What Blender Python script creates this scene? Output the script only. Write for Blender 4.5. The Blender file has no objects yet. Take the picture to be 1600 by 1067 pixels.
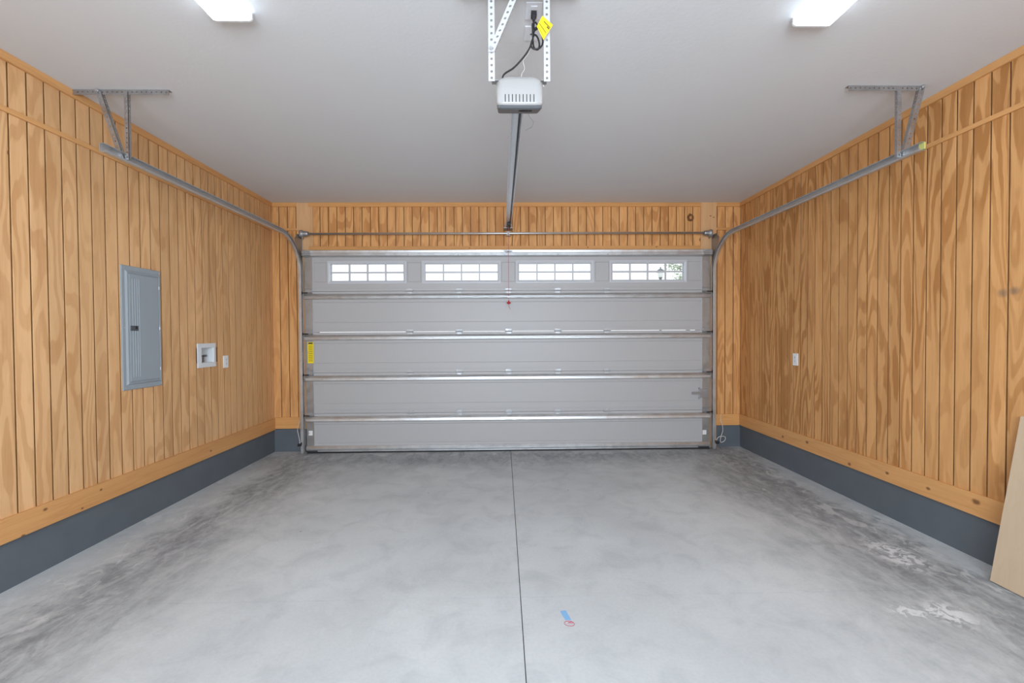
import bpy, math, random
from mathutils import Vector, Matrix
random.seed(7)
scene = bpy.context.scene
COL = scene.collection

# ------------------------------------------------------------------ camera, sky, lights, exposure
XL, XR, YB, ZC, H = -2.80, 2.953, 5.523, 3.029, 1.4245      # room box and eye height (metres)
YR = -1.7                                                    # wall behind the camera
F_PX, YAW, PITCH, ROLL = 700.4, 0.0202, 0.0172, -0.0063

def make_camera():
    fw = Vector((math.sin(YAW)*math.cos(PITCH), math.cos(YAW)*math.cos(PITCH), -math.sin(PITCH)))
    r = fw.cross(Vector((0, 0, 1))).normalized(); u = r.cross(fw)
    r2 = math.cos(ROLL)*r + math.sin(ROLL)*u; u2 = -math.sin(ROLL)*r + math.cos(ROLL)*u
    cam = bpy.data.cameras.new('camera'); cam.sensor_width = 36; cam.sensor_fit = 'HORIZONTAL'
    cam.lens = F_PX/1600*36; cam.clip_start = 0.02
    o = bpy.data.objects.new('camera', cam); COL.objects.link(o)
    o.matrix_world = Matrix(((r2.x, u2.x, -fw.x, 0), (r2.y, u2.y, -fw.y, 0), (r2.z, u2.z, -fw.z, H), (0, 0, 0, 1)))
    scene.camera = o
make_camera()

world = bpy.data.worlds.new('overcast_sky'); scene.world = world; world.use_nodes = True
bg = world.node_tree.nodes['Background']
bg.inputs[0].default_value = (0.93, 0.97, 1.0, 1); bg.inputs[1].default_value = 1.6

FLASH_W, LENS_L, SIDE_L, FILL_W = 20, 22, 2.0, 215
def flash():
    l = bpy.data.lights.new('camera_flash', 'POINT'); l.energy = FLASH_W; l.shadow_soft_size = 0.06
    l.color = (0.87, 1.0, 1.11)
    o = bpy.data.objects.new('camera_flash', l); COL.objects.link(o); o.location = (0, 0.0, 1.62)
flash()
def rear_fill():                                            # added soft fill lamp behind the camera, evens the light towards the door
    l = bpy.data.lights.new('rear_fill_light', 'AREA'); l.shape = 'RECTANGLE'; l.size = 2.6; l.size_y = 1.5; l.energy = FILL_W; l.color = (.86, 1.0, 1.13)
    o = bpy.data.objects.new('rear_fill_light', l); COL.objects.link(o); o.location = (.07, YR-.06, 1.75); o.rotation_euler = (math.radians(90), 0, 0)
rear_fill()
vs = scene.view_settings
vs.view_transform = 'Standard'; vs.look = 'None'; vs.exposure = 0.0; vs.gamma = 1.0; vs.use_curve_mapping = False

# ------------------------------------------------------------------ materials
def newmat(name):
    m = bpy.data.materials.new(name); m.use_nodes = True
    nt = m.node_tree; return m, nt, nt.nodes, nt.links, nt.nodes['Principled BSDF']

def nz(nt, vec, scale, detail=3, rough=.5, dist=0.0):
    n = nt.nodes.new('ShaderNodeTexNoise'); n.inputs['Scale'].default_value = scale
    n.inputs['Detail'].default_value = detail; n.inputs['Roughness'].default_value = rough
    n.inputs['Distortion'].default_value = dist
    if vec is not None: nt.links.new(vec, n.inputs['Vector'])
    return n.outputs['Fac']

def math_(nt, op, a, b=None, c=None, clamp=False):
    n = nt.nodes.new('ShaderNodeMath'); n.operation = op; n.use_clamp = clamp
    for i, v in enumerate((a, b, c)):
        if v is None: continue
        if isinstance(v, (int, float)): n.inputs[i].default_value = v
        else: nt.links.new(v, n.inputs[i])
    return n.outputs[0]

def rng(nt, v, a, b, c=0.0, d=1.0, smooth=True):
    n = nt.nodes.new('ShaderNodeMapRange'); n.interpolation_type = 'SMOOTHSTEP' if smooth else 'LINEAR'
    nt.links.new(v, n.inputs['Value'])
    for k, x in zip(('From Min', 'From Max', 'To Min', 'To Max'), (a, b, c, d)): n.inputs[k].default_value = x
    return n.outputs[0]

def mix(nt, fac, a, b, mode='MIX'):
    n = nt.nodes.new('ShaderNodeMix'); n.data_type = 'RGBA'; n.blend_type = mode
    for s, v in ((n.inputs[0], fac), (n.inputs[6], a), (n.inputs[7], b)):
        if isinstance(v, (int, float)): s.default_value = v
        elif isinstance(v, tuple): s.default_value = (*v, 1) if len(v) == 3 else v
        else: nt.links.new(v, s)
    return n.outputs[2]

def pos(nt):
    return nt.nodes.new('ShaderNodeNewGeometry').outputs['Position']

def mapped(nt, vec, scale, loc=(0, 0, 0)):
    n = nt.nodes.new('ShaderNodeMapping'); n.inputs['Scale'].default_value = scale; n.inputs['Location'].default_value = loc
    nt.links.new(vec, n.inputs['Vector']); return n.outputs[0]

def bump(nt, h, bs, strength=.2, dist=.002):
    n = nt.nodes.new('ShaderNodeBump'); n.inputs['Strength'].default_value = strength; n.inputs['Distance'].default_value = dist
    nt.links.new(h, n.inputs['Height']); nt.links.new(n.outputs[0], bs.inputs['Normal'])

def near(nt, p, c, rx, ry, rz, r0, r1, noise=None, namt=0.0):
    """1 inside an ellipsoid around c, falling to 0 between r0 and r1 of its radius"""
    v = nt.nodes.new('ShaderNodeVectorMath'); v.operation = 'SUBTRACT'; nt.links.new(p, v.inputs[0]); v.inputs[1].default_value = c
    w = nt.nodes.new('ShaderNodeVectorMath'); w.operation = 'MULTIPLY'; nt.links.new(v.outputs[0], w.inputs[0]); w.inputs[1].default_value = (1/rx, 1/ry, 1/rz)
    l = nt.nodes.new('ShaderNodeVectorMath'); l.operation = 'LENGTH'; nt.links.new(w.outputs[0], l.inputs[0])
    d = l.outputs['Value']
    if noise is not None: d = math_(nt, 'MULTIPLY_ADD', noise, namt, d)
    return rng(nt, d, r0, r1, 1.0, 0.0), d

def plywood(name, light=(.74, .455, .205), dark=(.52, .262, .095), contrast=1.0, marks=()):
    m, nt, N, L, bs = newmat(name)
    p = pos(nt)
    warp = nz(nt, mapped(nt, p, (1, 1, .35)), 6.5, 3, .5)
    v = mapped(nt, p, (1, 1, .15))
    big = math_(nt, 'MULTIPLY_ADD', warp, .13, nz(nt, v, 3.0, 2.0, .5, .3))
    rings = math_(nt, 'SINE', math_(nt, 'MULTIPLY', big, 88.0))
    rings = rng(nt, rings, -.35, .45)
    zone = rng(nt, nz(nt, mapped(nt, p, (1, 1, .4), (3, 5, 1)), 1.7, 2), .33, .62, .35, 1.0)
    soft = nz(nt, mapped(nt, p, (1, 1, .14), (9, 2, 4)), 11.0, 5, .62, .5)
    grain = nz(nt, mapped(nt, p, (1, 1, .012)), 260.0, 2, .6)
    f = math_(nt, 'MULTIPLY', rings, math_(nt, 'MULTIPLY', zone, .52*contrast))
    f = math_(nt, 'ADD', f, rng(nt, soft, .32, .7, 0, .42))
    f = math_(nt, 'ADD', f, rng(nt, grain, .3, .7, -.08, .12), clamp=True)
    col = mix(nt, f, light, dark)
    oi = N.new('ShaderNodeObjectInfo')
    hv = N.new('ShaderNodeHueSaturation'); L.new(col, hv.inputs['Color'])
    L.new(rng(nt, oi.outputs['Random'], 0, 1, .93, 1.06, False), hv.inputs['Value'])
    col = hv.outputs[0]
    rough = nz(nt, p, 40, 3)
    for kind, c, r in marks:
        if kind == 'smudge':
            a, _ = near(nt, p, c, r, r, r*.8, .2, 1.1, rough, .3)
            col = mix(nt, math_(nt, 'MULTIPLY', a, .6), col, (.12, .10, .09))
        elif kind == 'ring':
            _, d = near(nt, p, c, r, r, r*1.15, .1, 1, rough, .8)
            band = math_(nt, 'ABSOLUTE', math_(nt, 'SUBTRACT', d, 1.05))
            col = mix(nt, rng(nt, band, .18, .42, .9, 0), col, (.10, .035, .012))
        else:
            a, _ = near(nt, p, c, r, r, r*1.8, .5, 1.0, rough, .3)
            col = mix(nt, math_(nt, 'MULTIPLY', a, .8), col, (.13, .05, .02))
    L.new(col, bs.inputs['Base Color']); bs.inputs['Roughness'].default_value = .55
    bs.inputs['Specular IOR Level'].default_value = .3
    bump(nt, math_(nt, 'ADD', grain, math_(nt, 'MULTIPLY', rings, .4)), bs, .15, .001)
    return m

def lumber(name, base=(.69, .36, .14), dark=(.52, .24, .08), along='y', knots=()):
    m, nt, N, L, bs = newmat(name)
    p = pos(nt)
    sc = {'x': (.05, 1, 1), 'y': (1, .05, 1), 'z': (1, 1, .05)}[along]
    v = mapped(nt, p, sc)
    g = nz(nt, v, 38, 4, .6, 1.2); g2 = nz(nt, v, 6, 2)
    f = math_(nt, 'ADD', rng(nt, g, .35, .75, 0, .5), rng(nt, g2, .3, .7, 0, .35), clamp=True)
    col = mix(nt, f, base, dark)
    nn = nz(nt, p, 60, 2)
    for c, r in knots:
        ry, rx = (r*1.5, r) if along == 'y' else (r, r*1.5)
        a, d = near(nt, p, c, rx, ry, r, .45, 1.0, nn, .35)
        col = mix(nt, math_(nt, 'MULTIPLY', a, .85), col, (.16, .06, .022))
    L.new(col, bs.inputs['Base Color']); bs.inputs['Roughness'].default_value = .5
    bs.inputs['Specular IOR Level'].default_value = .3
    bump(nt, g, bs, .12, .001)
    return m

def plain(name, col, rough=.5, metal=0.0, vary=0.0, scale=20, bumps=0.0, bscale=200, spec=.5):
    m, nt, N, L, bs = newmat(name)
    bs.inputs['Roughness'].default_value = rough; bs.inputs['Metallic'].default_value = metal
    bs.inputs['Specular IOR Level'].default_value = spec
    p = pos(nt)
    n = nz(nt, p, scale, 4)
    c2 = tuple(min(1, x*(1+vary)) for x in col); c1 = tuple(x*(1-vary) for x in col)
    L.new(mix(nt, n, c1, c2), bs.inputs['Base Color'])
    if bumps: bump(nt, nz(nt, p, bscale, 3), bs, bumps, .002)
    return m

def galvanised(name, col=(.62, .63, .64), rough=.36, stretch=(1, 1, 1)):
    m, nt, N, L, bs = newmat(name)
    p = mapped(nt, pos(nt), stretch)
    vo = N.new('ShaderNodeTexVoronoi'); vo.inputs['Scale'].default_value = 90; L.new(p, vo.inputs['Vector'])
    n = nz(nt, p, 14, 3)
    f = math_(nt, 'ADD', math_(nt, 'MULTIPLY', vo.outputs['Distance'], .35), math_(nt, 'MULTIPLY', n, .6), clamp=True)
    L.new(mix(nt, f, tuple(x*.78 for x in col), tuple(min(1, x*1.15) for x in col)), bs.inputs['Base Color'])
    bs.inputs['Metallic'].default_value = .85
    L.new(rng(nt, n, .3, .7, rough-.06, rough+.1), bs.inputs['Roughness'])
    return m

def concrete(name):
    m, nt, N, L, bs = newmat(name)
    p = pos(nt)
    sx = N.new('ShaderNodeSeparateXYZ'); L.new(p, sx.inputs[0]); X, Y = sx.outputs[0], sx.outputs[1]
    big = nz(nt, p, .9, 4, .55, .4); mid = nz(nt, p, 4.5, 6, .62, .6); fine = nz(nt, p, 60, 4, .6)
    swirl = nz(nt, mapped(nt, p, (1, .35, 1)), 7, 6, .65, 1.6)
    col = mix(nt, rng(nt, big, .3, .7), (.455, .47, .48), (.545, .56, .565))
    col = mix(nt, rng(nt, mid, .42, .75, 0, .38), col, (.31, .32, .335))
    col = mix(nt, rng(nt, swirl, .5, .8, 0, .25), col, (.52, .53, .54))
    # worn, damp-looking band a hand's breadth off each side kerb and in front of the door
    wob = math_(nt, 'MULTIPLY_ADD', nz(nt, mapped(nt, p, (1, .6, 1)), 5.5, 8, .72, .5), 1.0, math_(nt, 'MULTIPLY', big, .5))
    dl = math_(nt, 'ADD', math_(nt, 'SUBTRACT', X, XL), math_(nt, 'MULTIPLY', math_(nt, 'SUBTRACT', wob, .7), .9))
    dr = math_(nt, 'ADD', math_(nt, 'SUBTRACT', XR, X), math_(nt, 'MULTIPLY', math_(nt, 'SUBTRACT', wob, .7), 1.0))
    db = math_(nt, 'ADD', math_(nt, 'SUBTRACT', YB, Y), math_(nt, 'MULTIPLY', math_(nt, 'SUBTRACT', wob, .7), 1.0))
    bl = math_(nt, 'MULTIPLY', rng(nt, dl, .25, .55), rng(nt, dl, .45, 1.35, 1, 0))
    br = math_(nt, 'MULTIPLY', rng(nt, dr, .12, .3), rng(nt, dr, .35, 1.5, 1, 0))
    bb = math_(nt, 'MULTIPLY', rng(nt, db, .15, .3), rng(nt, db, .35, 1.0, 1, 0))
    st = math_(nt, 'MAXIMUM', math_(nt, 'MAXIMUM', bl, br), math_(nt, 'MULTIPLY', bb, .8))
    fleck = nz(nt, mapped(nt, p, (1, .6, 1), (1, 7, 0)), 22, 6, .7, .8)
    st = math_(nt, 'MULTIPLY', st, rng(nt, swirl, .28, .62, .35, 1.0))
    st = math_(nt, 'MULTIPLY', st, rng(nt, fleck, .3, .6, .55, 1.0))
    col = mix(nt, math_(nt, 'MULTIPLY', st, .92), col, (.17, .182, .195))
    # pale plaster residue beside the kerbs
    pl = math_(nt, 'MULTIPLY', rng(nt, dl, .1, .42, 1, 0), rng(nt, swirl, .35, .6, .2, .75))
    col = mix(nt, math_(nt, 'MULTIPLY', pl, .55), col, (.52, .505, .49))
    flk = nz(nt, mapped(nt, p, (1.0, .55, 1), (3, 1, 0)), 9, 5, .62, .8)
    edge = math_(nt, 'MAXIMUM', rng(nt, dl, .3, .85, 1, 0), rng(nt, dr, .3, .95, 1, 0))
    col = mix(nt, math_(nt, 'MULTIPLY', rng(nt, flk, .56, .62), math_(nt, 'MULTIPLY', edge, .55)), col, (.60, .60, .60))
    sp = nz(nt, mapped(nt, p, (1.0, 1.0, 1)), 16, 5, .65, 1.0)
    for c, rx, ry in (((2.07, 2.21, 0), .14, .07), ((2.24, 2.19, 0), .12, .13), ((2.5, 2.78, 0), .16, .25)):
        a, _ = near(nt, p, c, rx, ry, 1, .35, 1.2)
        col = mix(nt, math_(nt, 'MULTIPLY', a, rng(nt, sp, .46, .54, 0, .85)), col, (.68, .69, .70))
    vo = N.new('ShaderNodeTexVoronoi'); vo.inputs['Scale'].default_value = 2.3; L.new(mapped(nt, p, (1, 1, 0)), vo.inputs['Vector'])
    col = mix(nt, rng(nt, vo.outputs['Distance'], .012, .022, .75, 0), col, (.07, .07, .07))
    col = mix(nt, rng(nt, fine, .3, .75, 0, .12), col, (.2, .2, .21))
    L.new(col, bs.inputs['Base Color'])
    L.new(rng(nt, mid, .3, .7, .5, .68), bs.inputs['Roughness']); bs.inputs['Specular IOR Level'].default_value = .35
    bump(nt, math_(nt, 'ADD', fine, mid), bs, .12, .003)
    return m

def glass_mat():
    m, nt, N, L, bs = newmat('window_glass')
    out = N['Material Output']; N.remove(bs)
    t = N.new('ShaderNodeBsdfTransparent'); t.inputs[0].default_value = (.97, .98, .98, 1)
    g = N.new('ShaderNodeBsdfGlossy'); g.inputs['Roughness'].default_value = .02
    fr = N.new('ShaderNodeFresnel'); fr.inputs[0].default_value = 1.45
    ms = N.new('ShaderNodeMixShader'); L.new(fr.outputs[0], ms.inputs[0]); L.new(t.outputs[0], ms.inputs[1]); L.new(g.outputs[0], ms.inputs[2])
    L.new(ms.outputs[0], out.inputs[0]); return m

def emit(name, col, s):
    m, nt, N, L, bs = newmat(name)
    bs.inputs['Base Color'].default_value = (.9, .9, .9, 1)
    bs.inputs['Emission Color'].default_value = (*col, 1); bs.inputs['Emission Strength'].default_value = s
    return m

M = {}
M['ply'] = plywood('pale_orange_plywood_siding', light=(.74, .44, .215), dark=(.545, .28, .115), marks=(('knot', (-2.80, 2.62, 2.47), .012),))
M['ply_r'] = plywood('orange_plywood_siding', light=(.695, .365, .145), dark=(.445, .195, .060), contrast=1.4, marks=(('smudge', (2.953, 2.59, 1.646), .05), ('smudge', (2.953, 2.53, 1.655), .045)))
M['ply_back'] = plywood('orange_plywood_header', light=(.76, .40, .155), dark=(.50, .21, .065), marks=(('ring', (2.33, 5.523, 2.847), .045), ('knot', (2.45, 5.523, 2.575), .02)))
M['sheathing'] = plain('brown_groove_sheathing', (.33, .16, .065), .8, 0, .5, 10, spec=.1)  # wall core behind the strips, darker brown than the siding faces
M['groove'] = plain('brown_groove_edge', (.30, .145, .056), .8, 0, .5, 10, spec=.1)  # strip sides along the grooves, coloured darker brown than the faces
M['trim'] = lumber('pine_trim', along='y', knots=(
    ((2.935, 2.712, .361), .028), ((2.935, 3.026, .336), .018), ((2.935, 3.357, .34), .018), ((2.935, 3.731, .30), .02), ((2.935, 4.261, .357), .022), ((2.935, 4.638, .326), .02),
    ((-2.782, 2.758, .377), .016), ((-2.782, 2.996, .291), .011), ((-2.782, 2.631, .274), .014), ((-2.782, 3.135, .366), .013), ((-2.782, 4.3, .33), .015)))
M['trimx'] = lumber('pine_trim_across', along='x', base=(.72, .365, .13), knots=(((1.05, 5.503, 2.48), .012), ((-.4, 5.503, 2.475), .01), ((1.9, 5.503, 2.485), .011), ((-1.5, 5.503, 2.48), .009)))
M['jamb'] = lumber('pale_pine_jamb', base=(.72, .425, .22), dark=(.58, .32, .145), along='z', knots=(((2.57, 5.503, 2.862), .012), ((2.61, 5.503, 2.845), .012)))
M['curb'] = plain('dark_grey_painted_block', (.112, .126, .143), .6, 0, .12, 6, .5, 160, .3)
M['ceil'] = plain('white_textured_ceiling', (.67, .675, .69), .9, 0, .015, 3, .35, 55, .2)
M['concrete'] = concrete('trowelled_concrete')
M['joint'] = plain('dark_joint_filler', (.06, .06, .065), .9)
M['door'] = plain('white_door_skin', (.425, .417, .421), .45, 0, .01, 8)
M['frame_w'] = plain('white_window_frame', (.53, .54, .575), .4)
M['galv'] = galvanised('galvanised_steel')
M['galv_dark'] = galvanised('dull_galvanised_steel', (.40, .40, .41), .45)
M['stile'] = galvanised('galvanised_end_stile', (.42, .40, .385), .45)
M['hinge'] = galvanised('galvanised_hinge', (.46, .46, .47), .5)
M['rail'] = galvanised('opener_rail_steel', (.72, .74, .77), .38)
M['white_metal'] = plain('white_painted_strap', (.50, .51, .53), .4)
M['cover'] = plain('white_opener_plastic', (.365, .355, .35), .35)
M['white_pl'] = plain('white_plastic', (.70, .71, .72), .35)
M['plate'] = plain('ivory_wall_plate', (.82, .81, .79), .35)
M['ceil_plate'] = plain('pale_ceiling_plate', (.72, .73, .77), .4)
M['grey_pl'] = plain('grey_plastic', (.075, .08, .088), .45)
M['black'] = plain('black_rubber', (.012, .012, .014), .5)
M['dark'] = plain('dark_opening', (.02, .02, .02), .8)
M['panel'] = plain('grey_enamel', (.29, .325, .355), .42, 0, .03, 6)
M['latch'] = plain('dark_grey_latch', (.07, .08, .09), .4)
M['yellow'] = plain('yellow_paper', (.85, .66, .012), .5, 0, .05, 50)
M['ink'] = plain('dark_print', (.09, .06, .01), .6)
M['ochre'] = plain('faded_print', (.48, .34, .01), .6)
M['sticker'] = plain('white_sticker', (.78, .76, .75), .5)
M['red'] = plain('red_plastic', (.45, .02, .03), .4)
M['rope'] = plain('red_rope', (.42, .10, .12), .7)
M['blue'] = plain('blue_masking_tape', (.20, .39, .62), .6)
M['marker'] = plain('red_marker_ink', (.42, .07, .12), .6)
M['board'] = lumber('pale_birch_board', base=(.56, .42, .29), dark=(.50, .37, .25), along='z')
M['wire'] = plain('white_wire', (.72, .70, .68), .5)
M['brass'] = plain('chrome_valve', (.35, .36, .38), .25, .9)
M['glass'] = glass_mat()
M['lens'] = emit('lit_diffuser', (.86, 1.0, 1.12), LENS_L)
M['lens_side'] = emit('dim_diffuser_edge', (.86, 1.0, 1.12), SIDE_L)
M['drive'] = plain('pale_driveway', (.45, .45, .44), .8, 0, .1, 2)
M['lamp_iron'] = plain('grey_iron', (.16, .18, .19), .5)
M['lamp_glass'] = plain('frosted_lamp_glass', (.80, .84, .83), .3)
M['leaf'] = plain('pale_green_leaf', (.42, .52, .38), .7, 0, .3, 4)
M['bark'] = plain('grey_bark', (.22, .19, .16), .8)
M['zincyellow'] = plain('yellow_paint_mark', (.50, .50, .16), .5)

# ------------------------------------------------------------------ mesh helpers
class B:
    def __init__(s): s.v = []; s.f = []
    def add(s, vs, fs):
        k = len(s.v); s.v += [tuple(q) for q in vs]; s.f += [tuple(i+k for i in f) for f in fs]; return s
    def box(s, x0, x1, y0, y1, z0, z1):
        return s.add([(x0, y0, z0), (x1, y0, z0), (x1, y1, z0), (x0, y1, z0), (x0, y0, z1), (x1, y0, z1), (x1, y1, z1), (x0, y1, z1)],
                     [(0, 3, 2, 1), (4, 5, 6, 7), (0, 1, 5, 4), (1, 2, 6, 5), (2, 3, 7, 6), (3, 0, 4, 7)])
    def loft(s, rings, caps=True, closed=True):
        n = len(rings[0]); vs = [q for r in rings for q in r]; fs = []
        for i in range(len(rings)-1):
            for j in range(n if closed else n-1):
                a, b = i*n+j, i*n+(j+1) % n
                fs.append((a, b, b+n, a+n))
        if caps:
            fs.append(tuple(range(n-1, -1, -1))); fs.append(tuple((len(rings)-1)*n+j for j in range(n)))
        return s.add(vs, fs)
    def prism_x(s, prof, x0, x1):            # prof of (y, z)
        return s.loft([[(x0, y, z) for y, z in prof], [(x1, y, z) for y, z in prof]])
    def prism_z(s, prof, z0, z1):
        return s.loft([[(x, y, z0) for x, y in prof], [(x, y, z1) for x, y in prof]])
    def tube(s, pts, r, n=8):
        pts = [Vector(q) for q in pts]; rings = []
        up = None
        for i, q in enumerate(pts):
            t = (pts[min(i+1, len(pts)-1)] - pts[max(i-1, 0)]).normalized()
            if up is None: up = Vector((0, 0, 1)) if abs(t.z) < .9 else Vector((1, 0, 0))
            a = t.cross(up).normalized(); b = a.cross(t); up = b
            rr = r[i] if isinstance(r, (list, tuple)) else r
            rings.append([q + rr*(math.cos(k*2*math.pi/n)*a + math.sin(k*2*math.pi/n)*b) for k in range(n)])
        return s.loft(rings)
    def strip(s, o, u, v, L, W, t=.002, hole=.006, pitch=.03, inset=None):
        """perforated strap: origin o, along u (length L), across v (width W)"""
        o, u, v = Vector(o), Vector(u).normalized(), Vector(v).normalized(); nrm = u.cross(v)
        n = max(1, int(round(L/pitch))); pt = L/n
        for k in range(n):
            c0 = o + u*(k*pt)
            sq = [(1, .5), (1, 1), (.5, 1), (0, 1), (0, .5), (0, 0), (.5, 0), (1, 0)]
            R = [c0 + u*(pt*a) + v*(W*b) for a, b in sq]
            O = [c0 + u*(pt*.5 + hole*math.cos(j*math.pi/4)) + v*(W*.5 + hole*math.sin(j*math.pi/4)) for j in range(8)]
            vs = R + O + [q + nrm*t for q in R] + [q + nrm*t for q in O]; fs = []
            for j in range(8):
                k2 = (j+1) % 8
                fs += [(j, k2, 8+k2, 8+j), (16+k2, 16+j, 24+j, 24+k2), (8+j, 8+k2, 24+k2, 24+j)]
                a, b = sq[j], sq[k2]
                if (a[1] == b[1] and a[1] in (0, 1)) or (a[0] == b[0] == 0 and k == 0) or (a[0] == b[0] == 1 and k == n-1):
                    fs.append((k2, j, 16+j, 16+k2))
            s.add(vs, fs)
        return s
    def build(s, name, mat, parent=None, smooth=False, bevel=0.0, seg=2, solid=0.0):
        me = bpy.data.meshes.new(name); me.from_pydata(s.v, [], s.f); me.update()
        if mat: me.materials.append(mat)
        o = bpy.data.objects.new(name, me); COL.objects.link(o)
        if parent: o.parent = parent
        if smooth: me.polygons.foreach_set('use_smooth', [True]*len(me.polygons))
        if solid:
            md = o.modifiers.new('Solidify', 'SOLIDIFY'); md.thickness = solid; md.offset = 0
        if bevel:
            md = o.modifiers.new('Bevel', 'BEVEL'); md.width = bevel; md.segments = seg; md.limit_method = 'ANGLE'
        return o

def empty(name, loc, parent=None):
    o = bpy.data.objects.new(name, None); COL.objects.link(o); o.location = (0, 0, 0); o.empty_display_size = .1
    if parent: o.parent = parent
    return o
def tag(o, label=None, cat=None, group=None, kind=None):
    if label: o['label'] = label
    if cat: o['category'] = cat
    if group: o['group'] = group
    if kind: o['kind'] = kind
    return o
def bx(name, mat, parent, x0, x1, y0, y1, z0, z1, bevel=0.0):
    return B().box(min(x0, x1), max(x0, x1), min(y0, y1), max(y0, y1), min(z0, z1), max(z0, z1)).build(name, mat, parent, bevel=bevel)
def disc(b, c, axis, r, h, n=12):
    c = Vector(c); a = Vector(axis).normalized(); return b.tube([c, c + a*h], r, n)

# ------------------------------------------------------------------ floor and ceiling
floor = bx('floor', M['joint'], None, XL-.3, XR+.3, YR-.2, 5.67, -.16, -.012)
tag(floor, 'grey trowelled concrete garage floor with saw cut joints', 'floor', kind='structure')
JX, JY = .086, 2.40
for x0, x1, gx in ((XL-.1, JX-.0022, 0), (JX+.0022, XR+.1, 0)):
    for y0, y1 in ((YR-.1, JY-.0016), (JY+.0016, 5.62)):
        B().box(x0, x1, y0, y1, -.10, 0).build('concrete_slab', M['concrete'], floor)
ceiling = bx('ceiling', M['ceil'], None, XL-.3, XR+.3, YR-.2, 5.72, ZC, ZC+.1)
tag(ceiling, 'white textured drywall ceiling of the garage', 'ceiling', kind='structure')

# ------------------------------------------------------------------ walls: sheathing, one object per siding strip, kerb
GW, PITCHW = .009, .1016
Z_CURB, Z_BASE, Z_BAT0, Z_BAT1, Z_TRIM = .272, .410, 2.692, 2.722, 2.980

plank_cache = {}
def plank(wall, axis, u0, u1, z0, z1, mat):
    """one siding strip; axis 'l','r','b' says which wall it clads"""
    w, h = u1-u0, z1-z0; key = (axis, round(w, 4), round(h, 4), mat.name)
    if key not in plank_cache:
        t, c = .014, .0012
        prof = [(0, 0), (0, -t+c), (c, -t), (w-c, -t), (w, -t+c), (w, 0)]     # along, depth into the room
        if axis == 'b': P = [(a, d) for a, d in prof]
        elif axis == 'l': P = [(-d, a) for a, d in prof]
        else: P = [(d, a) for a, d in prof]
        b = B().prism_z(P, 0, h)
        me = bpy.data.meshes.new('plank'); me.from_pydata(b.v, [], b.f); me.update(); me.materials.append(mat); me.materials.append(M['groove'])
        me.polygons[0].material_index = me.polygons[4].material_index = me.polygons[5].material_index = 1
        plank_cache[key] = me
    o = bpy.data.objects.new('plank', plank_cache[key]); COL.objects.link(o); o.parent = wall
    o.location = {'b': (u0, YB+.014, z0), 'l': (XL-.014, u0, z0), 'r': (XR+.014, u0, z0)}[axis]
    return o
def planks(wall, axis, ulo, uhi, groove, spans, mat):
    k0 = math.floor((ulo-groove)/PITCHW)
    k = k0
    while groove + k*PITCHW < uhi:
        a = max(ulo, groove + k*PITCHW + GW/2); b = min(uhi, groove + (k+1)*PITCHW - GW/2)
        if b-a > .006:
            for z0, z1 in spans:
                if axis == 'l' and a < HOLE[1]+.004 and b > HOLE[0]-.004 and z0 < HOLE[2] < z1:
                    plank(wall, axis, a, b, z0, HOLE[2]-.004, mat); plank(wall, axis, a, b, HOLE[3]+.004, z1, mat)
                else: plank(wall, axis, a, b, z0, z1, mat)
        k += 1
SP = ((Z_BASE-.03, Z_BAT0+.01), (Z_BAT1-.01, Z_TRIM+.01))
YP = 1.6                                                       # siding strips start well in front of the camera's view edge
HOLE = (4.206, 4.377, 1.174, 1.308)                            # recess of the washer box: y0, y1, z0, z1
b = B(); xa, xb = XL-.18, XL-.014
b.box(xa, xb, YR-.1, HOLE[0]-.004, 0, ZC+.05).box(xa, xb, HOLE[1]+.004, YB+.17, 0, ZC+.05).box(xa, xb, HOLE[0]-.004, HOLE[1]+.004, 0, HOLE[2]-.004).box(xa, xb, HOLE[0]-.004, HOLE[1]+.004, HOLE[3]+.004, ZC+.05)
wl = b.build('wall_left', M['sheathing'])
tag(wl, 'orange stained grooved plywood wall carrying the grey breaker panel', 'wall', kind='structure')
planks(wl, 'l', YP, YB+.01, 2.624, SP, M['ply'])
bx('plywood_sheet', M['ply'], wl, XL-.014, XL, YR, YP-.005, Z_BASE-.03, ZC)
bx('concrete_kerb', M['curb'], wl, XL-.05, XL, YR, YB, 0, Z_CURB+.004)
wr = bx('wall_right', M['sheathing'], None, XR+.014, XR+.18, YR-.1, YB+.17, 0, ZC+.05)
tag(wr, 'orange stained grooved plywood wall opposite the breaker panel', 'wall', kind='structure')
planks(wr, 'r', YP, YB+.01, 2.566, SP, M['ply_r'])
bx('plywood_sheet', M['ply_r'], wr, XR, XR+.014, YR, YP-.005, Z_BASE-.03, ZC)
bx('concrete_kerb', M['curb'], wr, XR, XR+.05, YR, YB, 0, Z_CURB+.004)
DX0, DX1 = -2.30, 2.455                                        # clear opening behind the door
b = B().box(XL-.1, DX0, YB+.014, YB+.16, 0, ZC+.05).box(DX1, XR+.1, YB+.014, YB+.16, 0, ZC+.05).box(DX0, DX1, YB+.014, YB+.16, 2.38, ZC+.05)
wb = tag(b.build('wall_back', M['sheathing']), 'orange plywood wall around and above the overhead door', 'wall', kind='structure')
PL, PLI, PR0, PR1 = -2.495, -2.349, 2.501, 2.645               # jamb boards
planks(wb, 'b', XL+.002, -2.462, -2.709, SP[:1], M['ply_back']); planks(wb, 'b', XL+.002, PL, -2.709, SP[1:], M['ply_back'])
planks(wb, 'b', PR1, XR-.002, 2.661, SP, M['ply_back'])
planks(wb, 'b', PLI, PR0, -1.097, ((2.49, Z_TRIM+.01),), M['ply_back'])
bx('concrete_kerb', M['curb'], wb, XL, -2.40, YB-.002, YB+.05, 0, Z_CURB+.004)
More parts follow.
